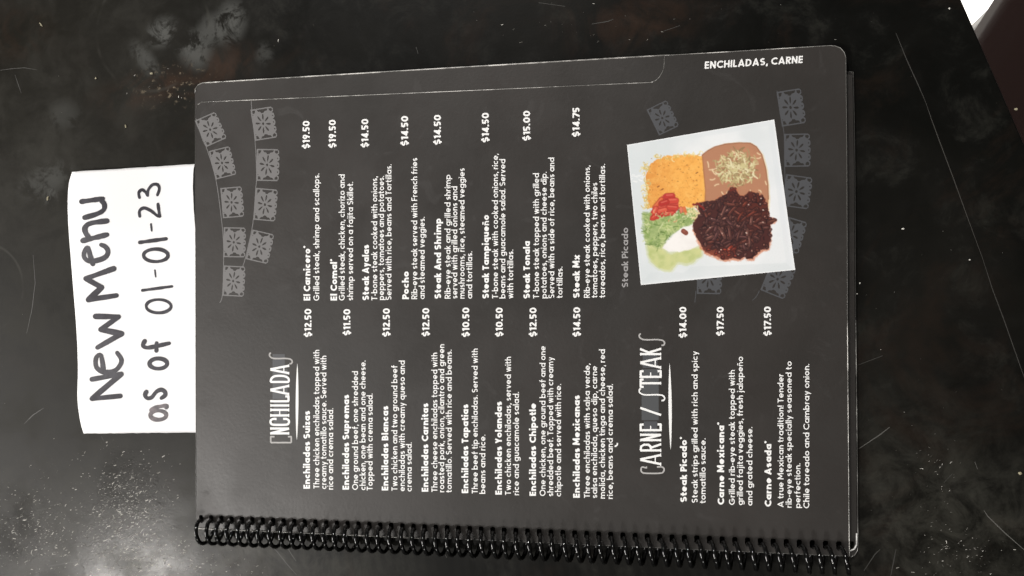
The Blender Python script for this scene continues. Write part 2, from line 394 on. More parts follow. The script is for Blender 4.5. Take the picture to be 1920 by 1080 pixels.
# the joint line that runs beside the table edge
def scratch(pts, wd, mat, name='scratch', z=.00005):
    polys = ribbon([P(*p, z).xy for p in pts], wd, wfun=lambda t: .25+.75*math.sin(math.pi*min(max(t, .05), .95))**.6)
    v, t = cdt(polys, eps=1e-8)
    return mesh(name, [(q.x, q.y, z) for q in v], t, mat, table)
scratch([(1680, 62), (1700, 112), (1722, 160), (1735, 190)], .0004, M['scratch_dim'], 'joint_line')
scratch([(1735, 190), (1746, 222), (1762, 266), (1786, 330), (1812, 402), (1843, 486)], .00036, M['scratch_mid'], 'joint_line')
scratch([(1843, 486), (1860, 540), (1884, 604), (1912, 684), (1925, 720)], .00036, M['scratch_dim'], 'joint_line')
for a in (((1611, 841), (1650, 815), (1668, 801)), ((1845, 957), (1852, 968), (1885, 1000), (1925, 1035)), ((1610, 684), (1655, 667)), ((1828, 866), (1833, 880)),
          ((1770, 905), (1786, 888)), ((1620, 1070), (1640, 1040), (1650, 1030)), ((1670, 1080), (1676, 1050), (1680, 1030)),
          ((0, 132), (20, 129), (45, 127), (70, 131)), ((28, 140), (34, 158), (40, 175)), ((45, 795), (62, 778), (82, 765)), ((90, 1062), (130, 1055), (165, 1049)),
          ((505, 1018), (520, 1035), (540, 1060), (556, 1078)), ((330, 1008), (370, 1015), (385, 1030)), ((62, 478), (66, 530), (60, 580), (50, 625)),
          ((1110, 45), (1140, 40), (1150, 36)), ((1010, 5), (1060, 12)), ((190, 818), (194, 826)), ((835, 1040), (838, 1046)), ((1245, 58), (1275, 48)), ((780, 88), (784, 100)), ((535, 1020), (548, 1042), (555, 1052))):
    scratch(list(a), .00045, M['scratch_dim'] if a[0][0] not in (1611, 1845, 1828) else M['scratch'])
# ================================================================== CRUMBS
def crumb(px, py, sx, sy, rot, mat):
    c = P(px, py, 0); bm = bmesh.new(); bmesh.ops.create_icosphere(bm, subdivisions=1, radius=1)
    for v in bm.verts: v.co *= random.uniform(.75, 1.2)
    bmesh.ops.transform(bm, matrix=Matrix.Rotation(rot, 4, 'Z') @ Matrix.Diagonal((sx, sy, min(sx, sy)*.6, 1)), verts=bm.verts)
    me = bpy.data.meshes.new('crumb'); bm.to_mesh(me); bm.free(); me.materials.append(mat)
    o = bpy.data.objects.new('crumb', me); COL.objects.link(o); o.location = c+Vector((0, 0, min(sx, sy)*.5)); return o
big_crumbs = [(522, 76, .0011, .00025, 1.3, 0, 'thin white fleck lying above the menu, left of the top centre'), (77, 46, .0016, .0004, -.9, 1, 'tan sliver of food in the upper left corner of the table'),
    (1780, 16, .0005, .0005, 0, 0, 'round white crumb beside the top right table edge'), (1693, 429, .0007, .0004, 0, 0, 'white crumb on the bare table right of the plate picture'),
    (1612, 531, .0004, .0004, 0, 0, 'white crumb against the right edge of the menu, lower of a pair'), (1607, 551, .0004, .0003, 0, 0, 'white crumb touching the menu edge just below its pair'),
    (1818, 487, .0005, .0004, 0, 0, 'small white crumb beside the thin joint line'), (1905, 205, .0008, .0006, 0, 1, 'grey crumb near the right border beyond the joint line'),
    (90, 372, .0016, .0006, 1.4, 1, 'pale smear-like crumb left of the white paper note'), (1912, 887, .0008, .0007, 0, 1, 'grey crumb at the lower right border'),
    (285, 138, .0012, .0008, 0, 1, 'tan crumb on the rusty stain'), (236, 237, .0005, .0012, .1, 1, 'tan sliver of food on the table above the paper note'), (180, 147, .0007, .0006, .3, 1, 'tiny tan crumb left of the rusty stain')]
for (px, py, a, b, r, k, lab) in big_crumbs:
    tag(crumb(px, py, a, b, r, M['crumb_tan' if k else 'crumb']), lab, 'crumb', 'crumbs on the table')
# salt grains nobody could count; the dense lower-left clusters paint lamp glints
V = []; FF = []
def grain(px, py, s, el=1, rot=0, zmax=None):
    c = P(px, py, 0); i = len(V)
    ca, sa = math.cos(rot), math.sin(rot)
    pts = [(-1, -.6, 0), (1, -.5, 0), (.8, .6, 0), (-.9, .5, 0), (random.uniform(-.4, .4), random.uniform(-.3, .3), .8)]
    for (x, y, z) in pts:
        x *= s*el; y *= s; V.append((c.x+x*ca-y*sa, c.y+x*sa+y*ca, .00002+z*s*.7))
    FF.extend([[i, i+1, i+4], [i+1, i+2, i+4], [i+2, i+3, i+4], [i+3, i, i+4]])
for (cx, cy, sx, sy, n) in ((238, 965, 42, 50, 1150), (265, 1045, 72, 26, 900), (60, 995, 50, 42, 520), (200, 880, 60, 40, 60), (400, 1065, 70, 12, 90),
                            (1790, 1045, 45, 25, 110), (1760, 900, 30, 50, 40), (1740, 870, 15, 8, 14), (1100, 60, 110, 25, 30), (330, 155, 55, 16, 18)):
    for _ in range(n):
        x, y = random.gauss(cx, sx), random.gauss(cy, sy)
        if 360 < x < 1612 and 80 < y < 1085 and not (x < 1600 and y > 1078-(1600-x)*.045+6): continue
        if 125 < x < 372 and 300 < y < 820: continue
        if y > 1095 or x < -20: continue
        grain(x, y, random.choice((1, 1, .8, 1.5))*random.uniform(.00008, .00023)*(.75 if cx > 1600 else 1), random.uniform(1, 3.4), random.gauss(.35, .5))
for _ in range(110):
    x, y = random.uniform(0, 1900), random.uniform(0, 1080)
    if 125 < x < 1612 and 80 < y < 1080: continue
    if x > 1780 and y < 300: continue
    grain(x, y, random.uniform(.00008, .00016), random.uniform(1, 2), random.uniform(0, 3))
grains_and_glints = mesh('crumbs_and_painted_glints', V, FF, M['crumb'])
grains_and_glints.data.materials.append(new_mat('dull_dust_and_glint', (.30, .29, .26), .5)); grains_and_glints.data.materials.append(new_mat('grey_dust_and_glint', (.08, .077, .066), .5))
for i in range(0, len(grains_and_glints.data.polygons), 4):
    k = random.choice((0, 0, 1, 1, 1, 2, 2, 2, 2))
    for j in range(4): grains_and_glints.data.polygons[i+j].material_index = k
tag(grains_and_glints, 'fine salt-like crumbs over the black tabletop, pale clusters painted as lamp glints', 'crumbs', kind='stuff')
# ================================================================== PAPER NOTE
note = empty('paper_note', P(250, 565, 0)); tag(note, 'white paper note with marker handwriting tucked under the left side of the menu', 'note')
LE = [(135, 322), (129, 345), (127, 375), (127.5, 410), (130, 450), (134, 500), (138, 550), (142, 600), (145, 650), (146, 700), (145, 745), (148, 775), (152, 797), (157, 813)]
def note_pt(s, t):
    k = t*(len(LE)-1); i = min(int(k), len(LE)-2); f = k-i
    # smooth left border
    def g(j): return LE[max(0, min(len(LE)-1, j))]
    p0, p1, p2, p3 = g(i-1), g(i), g(i+1), g(i+2)
    c = [.5*((2*p1[q])+(-p0[q]+p2[q])*f+(2*p0[q]-5*p1[q]+4*p2[q]-p3[q])*f*f+(-p0[q]+3*p1[q]-3*p2[q]+p3[q])*f**3) for q in (0, 1)]
    rx, ry = 440, 303+(810-303)*t
    return c[0]+(rx-c[0])*s, c[1]+(ry-c[1])*s
def note_z(px, py):
    a = max(0, min(1, (352-px)/215.)); b = (py-322)/491.
    return .00025+a*a*(3-2*a)*(.0022+.0016*math.sin(b*6.2+.6)+.0010*math.sin(b*13))+.0012*max(0, 1-abs(b-.02)*9)*a
V = []; FF = []; nu, nv = 40, 60
for j in range(nv+1):
    for i in range(nu+1):
        px, py = note_pt(i/nu, j/nv); 
        if j in (0, nv): py += random.uniform(-.35, .35)
        V.append(P(px, py, note_z(px, py)))
for j in range(nv):
    for i in range(nu): a = j*(nu+1)+i; FF.append([a, a+nu+1, a+nu+2, a+1])
sheet = mesh('sheet', V, FF, M['paper'], note, True)
sd = sheet.modifiers.new('thickness', 'SOLIDIFY'); sd.thickness = .00012; sd.offset = -1
def A_(p): return (110+p[0]/4, 290+p[1]/4)
def B_(p): return (110+p[0]/3.856, 550+p[1]/3.856)
def C_(p): return (p[0]/3, 360+p[1]/3)
def smooth(pts, k=5):
    out = []
    for i in range(len(pts)-1):
        p0, p1, p2, p3 = pts[max(0, i-1)], pts[i], pts[i+1], pts[min(len(pts)-1, i+2)]
        for j in range(k):
            f = j/k
            out.append(tuple(.5*((2*p1[q])+(-p0[q]+p2[q])*f+(2*p0[q]-5*p1[q]+4*p2[q]-p3[q])*f*f+(-p0[q]+3*p1[q]-3*p2[q]+p3[q])*f**3) for q in (0, 1)))
    return out+[pts[-1]]
def letter(strokes, cv, wd, mat='ink', sm=True):
    polys = []
    for s in strokes:
        pts = [cv(p) for p in s]
        if sm and len(pts) > 2: pts = smooth(pts)
        ph = random.uniform(0, 6)
        pts = dens(pts, 3)
        polys += ribbon(pts, wd, True, lambda t: 1+.09*math.sin(t*9+ph)+.05*math.sin(t*23))
    v, t = cdt(polys, eps=1e-4)
    return mesh('handwritten_letter', [P(q.x, q.y, note_z(q.x, q.y)+.00012) for q in v], t, M[mat], note)
letter([[(240, 622), (452, 584), (240, 762), (446, 742)]], B_, 9.8, sm=False)                                     # N
letter([[(322, 552), (316, 498), (303, 446), (275, 458), (266, 500), (277, 540), (322, 568), (385, 567), (432, 537), (454, 482), (422, 430)]], B_, 9.0)   # e
letter([[(266, 167), (434, 169), (303, 262), (455, 292), (280, 392)]], B_, 10.0, sm=False)                          # w
letter([[(640, 431), (482, 487), (572, 537), (497, 606), (655, 582)]], C_, 10.2, sm=False)                          # M
letter([[(256, 818), (238, 765), (218, 698), (194, 725), (191, 768), (225, 798), (290, 793), (350, 768), (370, 728), (352, 692), (318, 676)]], A_, 9.2)
letter([[(182, 645), (362, 600)], [(232, 630), (197, 575), (205, 535), (250, 512), (362, 497)]], A_, 9.8)
letter([[(172, 352), (332, 330)], [(318, 342), (342, 372), (336, 415), (285, 445), (194, 472)]], A_, 9.2)
letter([ell(720, 881, 58, 33, 0, 360, 14), [(668, 845), (705, 824), (776, 812), (777, 826)]], B_, 7.6, 'ink_faded')
letter([[(634, 712), (624, 735), (640, 758), (672, 752), (705, 712), (740, 697), (768, 712), (768, 738), (742, 758)]], B_, 7.8)
letter([ell(720, 508, 64, 37, 200, 560, 14)], B_, 7.8)
letter([[(622, 345), (608, 378), (640, 393), (700, 383), (798, 361)], [(708, 360), (706, 415)]], B_, 7.8)
letter([ell(722, 93, 90, 48, 190, 540, 18)], B_, 5.8)
letter([[(628, 1018), (850, 988)]], A_, 5.6)
letter([[(721, 866), (727, 916)]], A_, 3.2)
letter([ell(728, 755, 92, 47, 170, 525, 18)], A_, 6.8)
letter([[(608, 658), (806, 631)]], A_, 7.2)
letter([[(692, 521), (697, 570)]], A_, 3.8)
letter([[(608, 462), (606, 422), (640, 400), (690, 420), (735, 455), (757, 462)], [(757, 462), (744, 370)]], A_, 6.0)
letter([[(606, 322), (600, 285), (625, 263), (650, 280), (667, 306)], [(664, 300), (672, 262), (705, 225), (742, 226), (754, 258), (740, 302)]], A_, 5.8)
# ================================================================== MENU
menu = empty('menu_book', P(980, 560, 0)); tag(menu, 'spiral bound laminated restaurant menu, dark grey page of enchiladas and steaks', 'menu')
PITCHN = 55
e0, e1 = P(367, 989.0, ZP), P(1592, 1043, ZP)
def ybot(x): return e0.y+(e1.y-e0.y)*(x-e0.x)/(e1.x-e0.x)
h0, h1 = P(377, 980, ZP).x, P(1573, 1030, ZP).x
pitch = (h1-h0)/PITCHN
def hole(k, dx=0):
    cx = h0+k*pitch+dx; cy = ybot(cx)+.0046; a, b, r = .00115, .0018, .0007
    return [(cx+sx*(a-r)+r*math.cos(math.radians(t)), cy+sy*(b-r)+r*math.sin(math.radians(t)))
            for sx, sy, t0 in ((1, 1, 0), (-1, 1, 90), (-1, -1, 180), (1, -1, 270)) for t in (t0, t0+45, t0+90)]
holes = [hole(k) for k in range(PITCHN+1)]
holes_wide = [hole(k) for k in range(PITCHN+2)]
def corner(cx, cy, r, a0, a1, n=6): return [(cx+r*math.cos(math.radians(a0+(a1-a0)*i/n)), cy+r*math.sin(math.radians(a0+(a1-a0)*i/n))) for i in range(n+1)]
# outlines in photo pixels, y down; later mapped on to each sheet's own height
front_px = [(368, 989), (367, 700), (366.5, 400), (366, 215), (367, 205), (371, 196), (378, 191.5), (600, 182), (900, 169), (1220, 154.5), (1229, 151.5), (1236, 145), (1241, 137), (1245, 127), (1246, 104),
            (1400, 95), (1555, 85.5), (1566, 86), (1576, 90), (1583, 98), (1586, 108), (1588, 300), (1589, 600), (1591, 850), (1592.5, 1030), (1593, 1043)]
second_px = [(369, 989), (367, 600), (365.5, 300), (365.5, 175), (367, 166), (372, 159), (380, 155.5), (600, 142), (900, 124), (1255, 103), (1400, 98), (1560, 92), (1578, 99), (1584, 130), (1588, 600), (1592, 1043)]
def wide_px(dx, dy): return [(368+dx*.2, 989), (367, 600), (366+dx*.1, 420), (366, 330), (367, 240), (371, 180), (379, 170), (1000, 150), (1400, 125), (1592, 134+dy), (1600+dx, 135+dy), (1603+dx, 300), (1604.5+dx, 600), (1607+dx, 850),
                            (1608.5+dx, 1020), (1607.5+dx, 1032), (1602+dx, 1041), (1595+dx, 1044), (1588, 1043)]
bulge_px = [(369, 989), (368, 700), (367.5, 480), (366, 430), (363, 390), (361.5, 350), (362.5, 320), (367, 295), (372, 250), (385, 200), (900, 175), (1400, 150), (1585, 145), (1588, 600), (1590, 1043)]
def mapped(px, z): return [xy(a, b, z) for a, b in px]
back = slab('back_cover', mapped(wide_px(0, 0), .0010), holes_wide, .00045, .0010, M['under_page'], menu)
M['page_shade'] = new_mat('page_contact_shade', (.004, .004, .004), .5, .2)  # inner page blackened to paint the contact shadow at the menu's left edge
pg1 = slab('page', mapped(bulge_px, .0016), holes, .0011, .0016, M['page_shade'], menu)
pg2 = slab('page', mapped(wide_px(-2, 6), .0022), holes_wide, .0017, .0022, M['under_page'], menu)
pg3 = slab('page', mapped(second_px, .0029), holes, .0024, .0029, M['page'], menu)
front = slab('front_page', mapped(front_px, ZP), holes, .0031, ZP, M['page'], menu)
def rim(px, z, mat, r=.00013, parent=None):
    return tube('laminate_rim', [P(a, b, z) for a, b in dens(px, 15)], r, M[mat], parent or front, 6)
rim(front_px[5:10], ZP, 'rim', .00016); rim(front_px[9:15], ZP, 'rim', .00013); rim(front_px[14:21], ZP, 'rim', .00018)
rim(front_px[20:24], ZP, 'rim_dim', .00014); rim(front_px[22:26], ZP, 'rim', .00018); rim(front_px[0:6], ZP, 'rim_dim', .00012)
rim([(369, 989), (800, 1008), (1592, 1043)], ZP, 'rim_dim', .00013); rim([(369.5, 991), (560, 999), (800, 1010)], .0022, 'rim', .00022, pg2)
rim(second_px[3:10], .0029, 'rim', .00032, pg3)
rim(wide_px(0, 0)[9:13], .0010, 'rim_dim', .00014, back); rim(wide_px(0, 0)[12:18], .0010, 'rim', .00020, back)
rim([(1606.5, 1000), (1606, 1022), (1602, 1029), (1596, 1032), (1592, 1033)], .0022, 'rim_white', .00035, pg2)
# --- coil
pts = []; Rc = .0056; rw = .0010
for i in range(int((PITCHN+.75)*26)+1):
    tt = i/26; a = math.pi*1.24-2*math.pi*tt      # start at the first hole, over the top, down outside, back underneath
    x = h0+tt*pitch+.00022*math.sin(tt*1.7)+.00016*math.sin(tt*.61+1)
    pts.append((x, ybot(x)-.0012-Rc*math.cos(a)*1.0, rw+Rc+Rc*math.sin(a)))
coil = tube('spiral_binding', pts, rw, M['coil'], menu, 8)
# --- print on the page
BW, BR = .235, .155
def block(name_line, desc):
    if name_line: text_line('item_name', *name_line, 12.3, BW, front, M['print'], .10)
    V = []; T = []
    for (s, xb, y0, y1) in desc:
        v, t, L = layout(s, BR, .115); i = len(V)
        V += [P(xb-q[1]*11.0, y0-q[0]*(y0-y1)/L, ZT) for q in v]; T += [[a+i for a in f] for f in t]
    mesh('item_description', V, T, M['print'], front)
items = [
 (('Enchiladas Suizas', 581.2, 916.3, 770.3), [('Three chicken enchiladas topped with', 598.7, 916, 656), ('creamy tomatillo sauce. Served with', 612, 917, 667), ('rice and crema salad.', 624.7, 918, 765.5)]),
 (('Enchiladas Supremas', 654.5, 918, 740), [('One ground beef, one shredded', 671.3, 918.5, 696), ('chicken, one bean and one cheese.', 685.4, 919, 676), ('Topped with crema salad.', 698.7, 919.4, 738)]),
 (('Enchiladas Blancas', 728, 919.6, 761), [('Two chicken and two ground beef', 745, 920.3, 685), ('enchiladas with creamy queso and', 759, 921, 676), ('crema salad.', 772, 921.4, 829.5)]),
 (('Enchiladas Carnitas', 803, 922, 756), [('Three cheese enchiladas topped with', 820, 922.4, 661.3), ('roasted pork, onion, cilantro and green', 833, 923, 645.5), ('tomatillo. Served with rice and beans.', 847, 923.5, 655.7)]),
 (('Enchiladas Tapatias', 878, 924.6, 758), [('Three beef tip enchiladas. Served with', 895.7, 925.3, 653.5), ('beans and rice.', 910, 926, 815)]),
 (('Enchiladas Yolandas', 941, 927.5, 752.8), [('Two chicken enchiladas, served with', 958, 928, 669), ('rice and guacamole salad.', 973, 928.6, 735)]),
 (('Enchiladas Chipotle', 1005, 929.7, 756.4), [('One chicken, one ground beef and one', 1022.8, 930, 648.8), ('shredded beef. Topped with creamy', 1037.3, 930.6, 669.4), ('chipotle and served with rice.', 1052, 931, 720)]),
 (('Enchiladas Mexicanas', 1087, 933.3, 741), [('Three enchiladas with salsa verde,', 1106, 933.6, 681.7), ('salsa enchilada, queso dip, carne', 1119.6, 934, 686.4), ('molida, chicken tinga and cheese, red', 1134.4, 935, 655), ('rice, beans and crema salad.', 1149, 935.5, 720)]),
 (('Steak Picado*', 1287.8, 941.5, 819), [('Steak strips grilled with rich and spicy', 1308, 942.6, 658.5), ('tomatillo sauce.', 1323, 943.7, 822)]),
 (('Carne Mexicana*', 1357.8, 946.3, 792), [('Grilled rib-eye steak topped with', 1377.8, 946.7, 693.7), ('grilled fajita veggies, fresh jalapeño', 1393, 947.2, 668.5), ('and grated cheese.', 1410.7, 948, 800.7)]),
 (('Carne Asada*', 1446.3, 950, 826.7), [('A true Mexican tradition! Tender', 1469, 951, 701), ('rib-eye steak specially seasoned to', 1484.3, 952, 677.4), ('perfection.', 1500.7, 952.6, 869), ('Chile toreado and Cambray onion.', 1517.4, 953, 682.6)]),
 (('El Carnicero*', 581.7, 563.4, 461), [('Grilled steak, shrimp and scallops.', 598.6, 563.8, 325.4)]),
 (('El Comal*', 632, 563.4, 485.8), [('Grilled steak, chicken, chorizo and', 646.3, 563.4, 327), ('shrimp served on a fajita Skillet.', 662, 563.4, 341)]),
 (('Steak Ayalas', 691.8, 563, 459), [('T-bone steak cooked with onions,', 707.3, 563, 330.8), ('peppers, tomatoes and potatoes.', 720, 562.6, 330), ('Served with rice, beans and Tortillas.', 734, 562.4, 308)]),
 (('Pocho', 766.4, 560.9, 508.9), [('Rib-eye steak served with French fries', 782.3, 560.9, 296.2), ('and steamed veggies.', 796.3, 560.9, 406.7)]),
 (('Steak And Shrimp', 827, 560, 409.6), [('Rib-eye steak and grilled shrimp', 844.7, 560, 327.6), ('served with grilled onions and', 857.5, 560, 349.3), ('mushrooms, rice, steamed veggies', 871, 560, 315.3), ('and tortillas.', 885.4, 560, 471.3)]),
 (('Steak Tampiqueño', 916.7, 559.8, 403), [('T-bone steak with cooked onions, rice,', 933.7, 559.6, 288.2), ('beans and guacamole salad. Served', 947.5, 559.6, 298.3), ('with tortillas.', 962.2, 559.8, 468)]),
 (('Steak Tonala', 993.6, 559.8, 452.2), [('T-bone steak topped with grilled', 1010.6, 559.6, 324.7), ('potatoes, onions and cheese dip.', 1025, 559.4, 322.2), ('Served with a side of rice, beans and', 1039.3, 559.2, 295.4), ('tortillas.', 1054.7, 559, 499.8)]),
 (('Steak Mx', 1086.7, 558.7, 477.8), [('Rib-eye steak cooked with onions,', 1105.9, 558.4, 310.3), ('tomatoes, peppers, two chiles', 1120, 558.3, 342.4), ('toreados, rice, beans and tortillas.', 1134.5, 558.2, 307.4)]),
]
for nl, ds in items: block(nl, ds)
for (s, xb, y0, y1) in (('$12.50', 584, 632, 579), ('$11.50', 657, 629, 579.5), ('$12.50', 731, 631.4, 578), ('$12.50', 805, 631, 577.6), ('$10.50', 880, 632, 576.6), ('$10.50', 942.7, 631.5, 576.6),
        ('$12.50', 1006, 631.5, 576.6), ('$14.50', 1088, 631.5, 576), ('$14.00', 1287, 633.7, 575), ('$17.50', 1357, 630, 575), ('$17.50', 1445.6, 630, 574.6),
        ('$19.50', 580.6, 278.8, 226.5), ('$19.50', 629.7, 277.4, 224.7), ('$14.50', 690.7, 276.7, 222.9), ('$14.50', 765.3, 273.4, 217.4), ('$14.50', 826.7, 271.3, 215.3), ('$14.50', 916.7, 267, 211.3), ('$15.00', 994, 264, 207.7), ('$14.75', 1086.7, 256.8, 201.5)):
    text_line('item_price', s, xb, y0, y1, 13.2, .21, front, M['print'], .09)
text_line('photo_caption', 'Steak Picado', 1177.7, 538.9, 426.9, 11.8, .18, front, M['print_soft'], .11)
mesh('stray_mark', [P(1150+a, 838-b, ZT+.00004) for a, b in ((2, 0), (5, 0), (8.5, 3), (9, 7), (6.5, 8), (6, 4), (3, 3))], [[0, 1, 2, 3, 4, 5, 6]], M['print'], front)
# tab lettering, upright in the photo
V, T, L = layout('ENCHILADAS, CARNE', .2, .13)
mesh('tab_title', [P(1321+v[0]/L*184+v[1]*.8, 129-v[0]/L*11.0-v[1]*13.5, ZT) for v in V], T, M['print'], front)
# condensed display letters: strokes in a unit box (x 0..1, y 0..1), with slab serifs
def disp(ch):
    sf = lambda x, y, k=.17: [(x-k, y), (x+k, y)]
    if ch == 'N': return [[(.18, 0), (.18, 1)], [(.18, 1), (.82, 0)], [(.82, 0), (.82, 1)], sf(.18, .02), sf(.82, .98), sf(.14, .98, .12)]
    if ch == 'C': return [[(.9, .68), (.9, .85), (.72, .98), (.4, .98), (.18, .84), (.18, .16), (.4, .02), (.72, .02), (.9, .15), (.9, .32)], [(.76, .70), (1.0, .70)]]
    if ch == 'H': return [[(.2, 0), (.2, 1)], [(.8, 0), (.8, 1)], [(.2, .5), (.8, .5)], sf(.2, .02), sf(.2, .98), sf(.8, .02), sf(.8, .98)]
    if ch == 'I': return [[(.5, 0), (.5, 1)], sf(.5, .02, .4), sf(.5, .98, .4)]
    if ch == 'L': return [[(.25, 0), (.25, 1)], [(.25, .03), (.95, .03), (.95, .2)], sf(.25, .98)]
    if ch == 'A': return [[(.1, 0), (.48, 1)], [(.52, 1), (.9, 0)], [(.22, .28), (.8, .28)], sf(.1, .02, .14), sf(.9, .02, .14)]
    if ch == 'D': return [[(.2, 0), (.2, 1)], [(.2, .98), (.55, .95), (.84, .75), (.86, .3), (.6, .04), (.2, .02)]]
    if ch == 'R': return [[(.2, 0), (.2, 1)], [(.2, .98), (.62, .96), (.82, .82), (.8, .6), (.6, .5), (.2, .48)], [(.5, .48), (.86, 0)], sf(.2, .02), sf(.86, .02, .12)]
    if ch == 'E': return [[(.22, 0), (.22, 1)], [(.1, .98), (.9, .98), (.9, .84)], [(.22, .5), (.75, .5)], [(.1, .02), (.92, .02), (.92, .17)]]
    if ch == 'T': return [[(.5, 0), (.5, 1)], [(.04, .84), (.04, .98), (.96, .98), (.96, .84)], sf(.5, .02)]
    if ch == 'K': return [[(.2, 0), (.2, 1)], [(.2, .4), (.8, 1)], [(.4, .58), (.84, 0)], sf(.2, .02), sf(.2, .98), sf(.84, .02, .14), sf(.8, .98, .14)]
    if ch == '/': return [[(.05, 0), (.95, 1)]]
    if ch == 'S': return [[(1.0, .98), (.93, 1.04), (.7, 1.03), (.52, .88), (.48, .6), (.5, .2), (.42, -.08), (.2, -.17), (.02, -.12), (.0, -.02)]]
    if ch == 'e': return [[(.18, -.12), (.18, .98)], [(.18, .98), (.98, .98), (.98, .78)], [(.18, -.12), (.98, -.12), (.98, .06)]]
    if ch == 'c': return [[(.85, .72), (.95, .9), (.7, .96), (.3, .93), (.12, .75), (.12, .05), (.35, -.12), (.75, -.14), (.98, -.02), (.95, .2)], [(.75, .70), (1.05, .70)]]
def title(letters, xb, cap, parent):
    for (ch, y0, y1, soft) in letters:
        polys = []
        for i, s in enumerate(disp(ch)):
            pts = [(xb-q[1]*cap, y0-q[0]*(y0-y1)) for q in s]
            if ch in 'SsCcD' and len(pts) > 4: pts = smooth(pts, 4)
            thin = len(s) == 2 and abs(s[0][1]-s[1][1]) < .01
            polys += ribbon(pts, 2.1 if thin else (2.8 if ch in 'Sec' else 4.1))
        v, t = cdt(polys, eps=1e-4)
        mesh('title_letter', [P(q.x, q.y, ZT+.00004) for q in v], t, M['title_soft' if soft else 'print'], parent)
M['title_soft'] = new_mat('worn_title_print', (.42, .41, .40), .45, .4)
title([('e', 832.4, 818.5, 1), ('N', 815, 801, 0), ('C', 799, 784, 0), ('H', 782.4, 765, 0), ('I', 763.5, 757, 0), ('L', 755.5, 742.6, 0), ('A', 741, 721.5, 0), ('D', 719.5, 702.6, 0), ('A', 701.5, 684, 0), ('S', 682, 662, 1)], 542, 35, front)
title([('c', 889, 875, 1), ('A', 872.5, 851, 0), ('R', 848, 830.5, 0), ('N', 828, 812.5, 0), ('E', 810, 794.5, 0), ('/', 779, 764, 0), ('S', 751, 729, 0), ('T', 726, 711, 0), ('E', 710, 694.5, 0), ('A', 691.5, 669, 0), ('K', 667, 651.5, 0), ('S', 647.5, 626, 1)], 1239.5, 39, front)
def title_rule(xa, ya, xb, yb, w0):
    n = 14; V = []; FF = []
    for i in range(n+1):
        t = i/n; x = xa+(xb-xa)*t; y = ya+(yb-ya)*t; h = w0*(math.sin(math.pi*t)**.75+.06)
        V += [P(x-h, y, ZT), P(x+h, y, ZT)]
        if i: k = 2*i; FF.append([k-2, k-1, k+1, k])
    mesh('title_rule', V, FF, M['print'], front)
title_rule(557.5, 682, 556.5, 825, 2.5); title_rule(1255.5, 682, 1257.5, 843, 2.8)
def band(x0, x1, y0, y1, mat='band', dz=.00002):
    mesh('title_band', [P(x0, y0, ZP+dz), P(x1, y0, ZP+dz), P(x1, y1, ZP+dz), P(x0, y1, ZP+dz)], [[3, 2, 1, 0]], M[mat], front)
band(1203, 1235, 692, 788); band(1207, 1232, 790, 815, 'flag_dim'); band(1205, 1233, 664, 690, 'flag_dim'); band(511, 539, 692, 748); band(513, 538, 752, 800, 'flag_dim'); band(511, 534, 664, 688, 'flag_dim')
# --- bunting flags (cut paper): local frame u along the string (up the photo), v away from it
def flag(px_c, w_px, h_px, ang, mat, clip=None, ZF=ZP+.00003):
    """px_c: middle of the string side; w along string, h out; ang turns the flag (degrees, photo)"""
    body = [(-.5, 0), (-.5, .93), (-.44, 1.0), (-.36, 1.0)]
    for i in range(3):
        c = -.215+i*.215; body += [(c-.1+0, .93), (c-.085, .985), (c-.04, 1.02), (c+.04, 1.02), (c+.085, .985), (c+.1, .93)]
    body += [(.36, 1.0), (.44, 1.0), (.5, .93), (.5, 0)]
    hs = []
    for k in range(8):
        t = math.radians(45*k+22.5*0+8); cx, cy = .0, .47; ca, sa = math.cos(t), math.sin(t)
        pet = [(.10, 0), (.17, .026), (.25, .033), (.30, .018), (.315, 0), (.30, -.018), (.25, -.033), (.17, -.026)]
        hs.append([(cx+(a*ca-b*sa)*1.0, cy+(a*sa+b*ca)*1.08) for a, b in pet])
    hs.append([(0+.045*math.cos(t), .47+.05*math.sin(t)) for t in [k*math.pi/4 for k in range(8)]])
    for i in range(3): hs.append([(-.215+i*.215+.022*math.cos(t), .945+.028*math.sin(t)) for t in [k*math.pi/3 for k in range(6)]])
    for sg in (-1, 1):
        q = [(.455, .07), (.35, .07), (.365, .16), (.455, .21)]; hs.append([(sg*a, b) for a, b in (q if sg > 0 else q[::-1])])
        q = [(.462, .28), (.40, .33), (.385, .42), (.335, .47), (.345, .56), (.385, .61), (.40, .72), (.462, .77)]; hs.append([(sg*a, b) for a, b in q])
        q = [(.455, .81), (.39, .82), (.35, .90), (.40, .965), (.455, .94)]; hs.append([(sg*a, b) for a, b in q])
        hs.append([(sg*.31+.018*math.cos(t), .07+.02*math.sin(t)) for t in [k*math.pi/2 for k in range(4)]])
    v, t = cdt([body], hs, 1e-6)
    a = math.radians(ang); ca, sa = math.cos(a), math.sin(a)
    def loc(u, q): x, y = q*h_px, -u*w_px; return (px_c[0]+x*ca-y*sa, px_c[1]+x*sa+y*ca)
    W = [loc(q.x, q.y) for q in v]
    if clip:
        t = [f for f in t if not all(clip(*W[i]) for i in f)]
    return mesh('bunting_flag', [P(x, y, ZF) for x, y in W], t, M[mat], front), (loc(.5, 0), loc(-.5, 0))
def string(pts, mat, wd=1.3):
    pts = smooth(pts, 5); v, t = cdt(ribbon(pts, wd), eps=1e-4)
    mesh('bunting_string', [P(q.x, q.y, ZP+.00002) for q in v], t, M[mat], front)
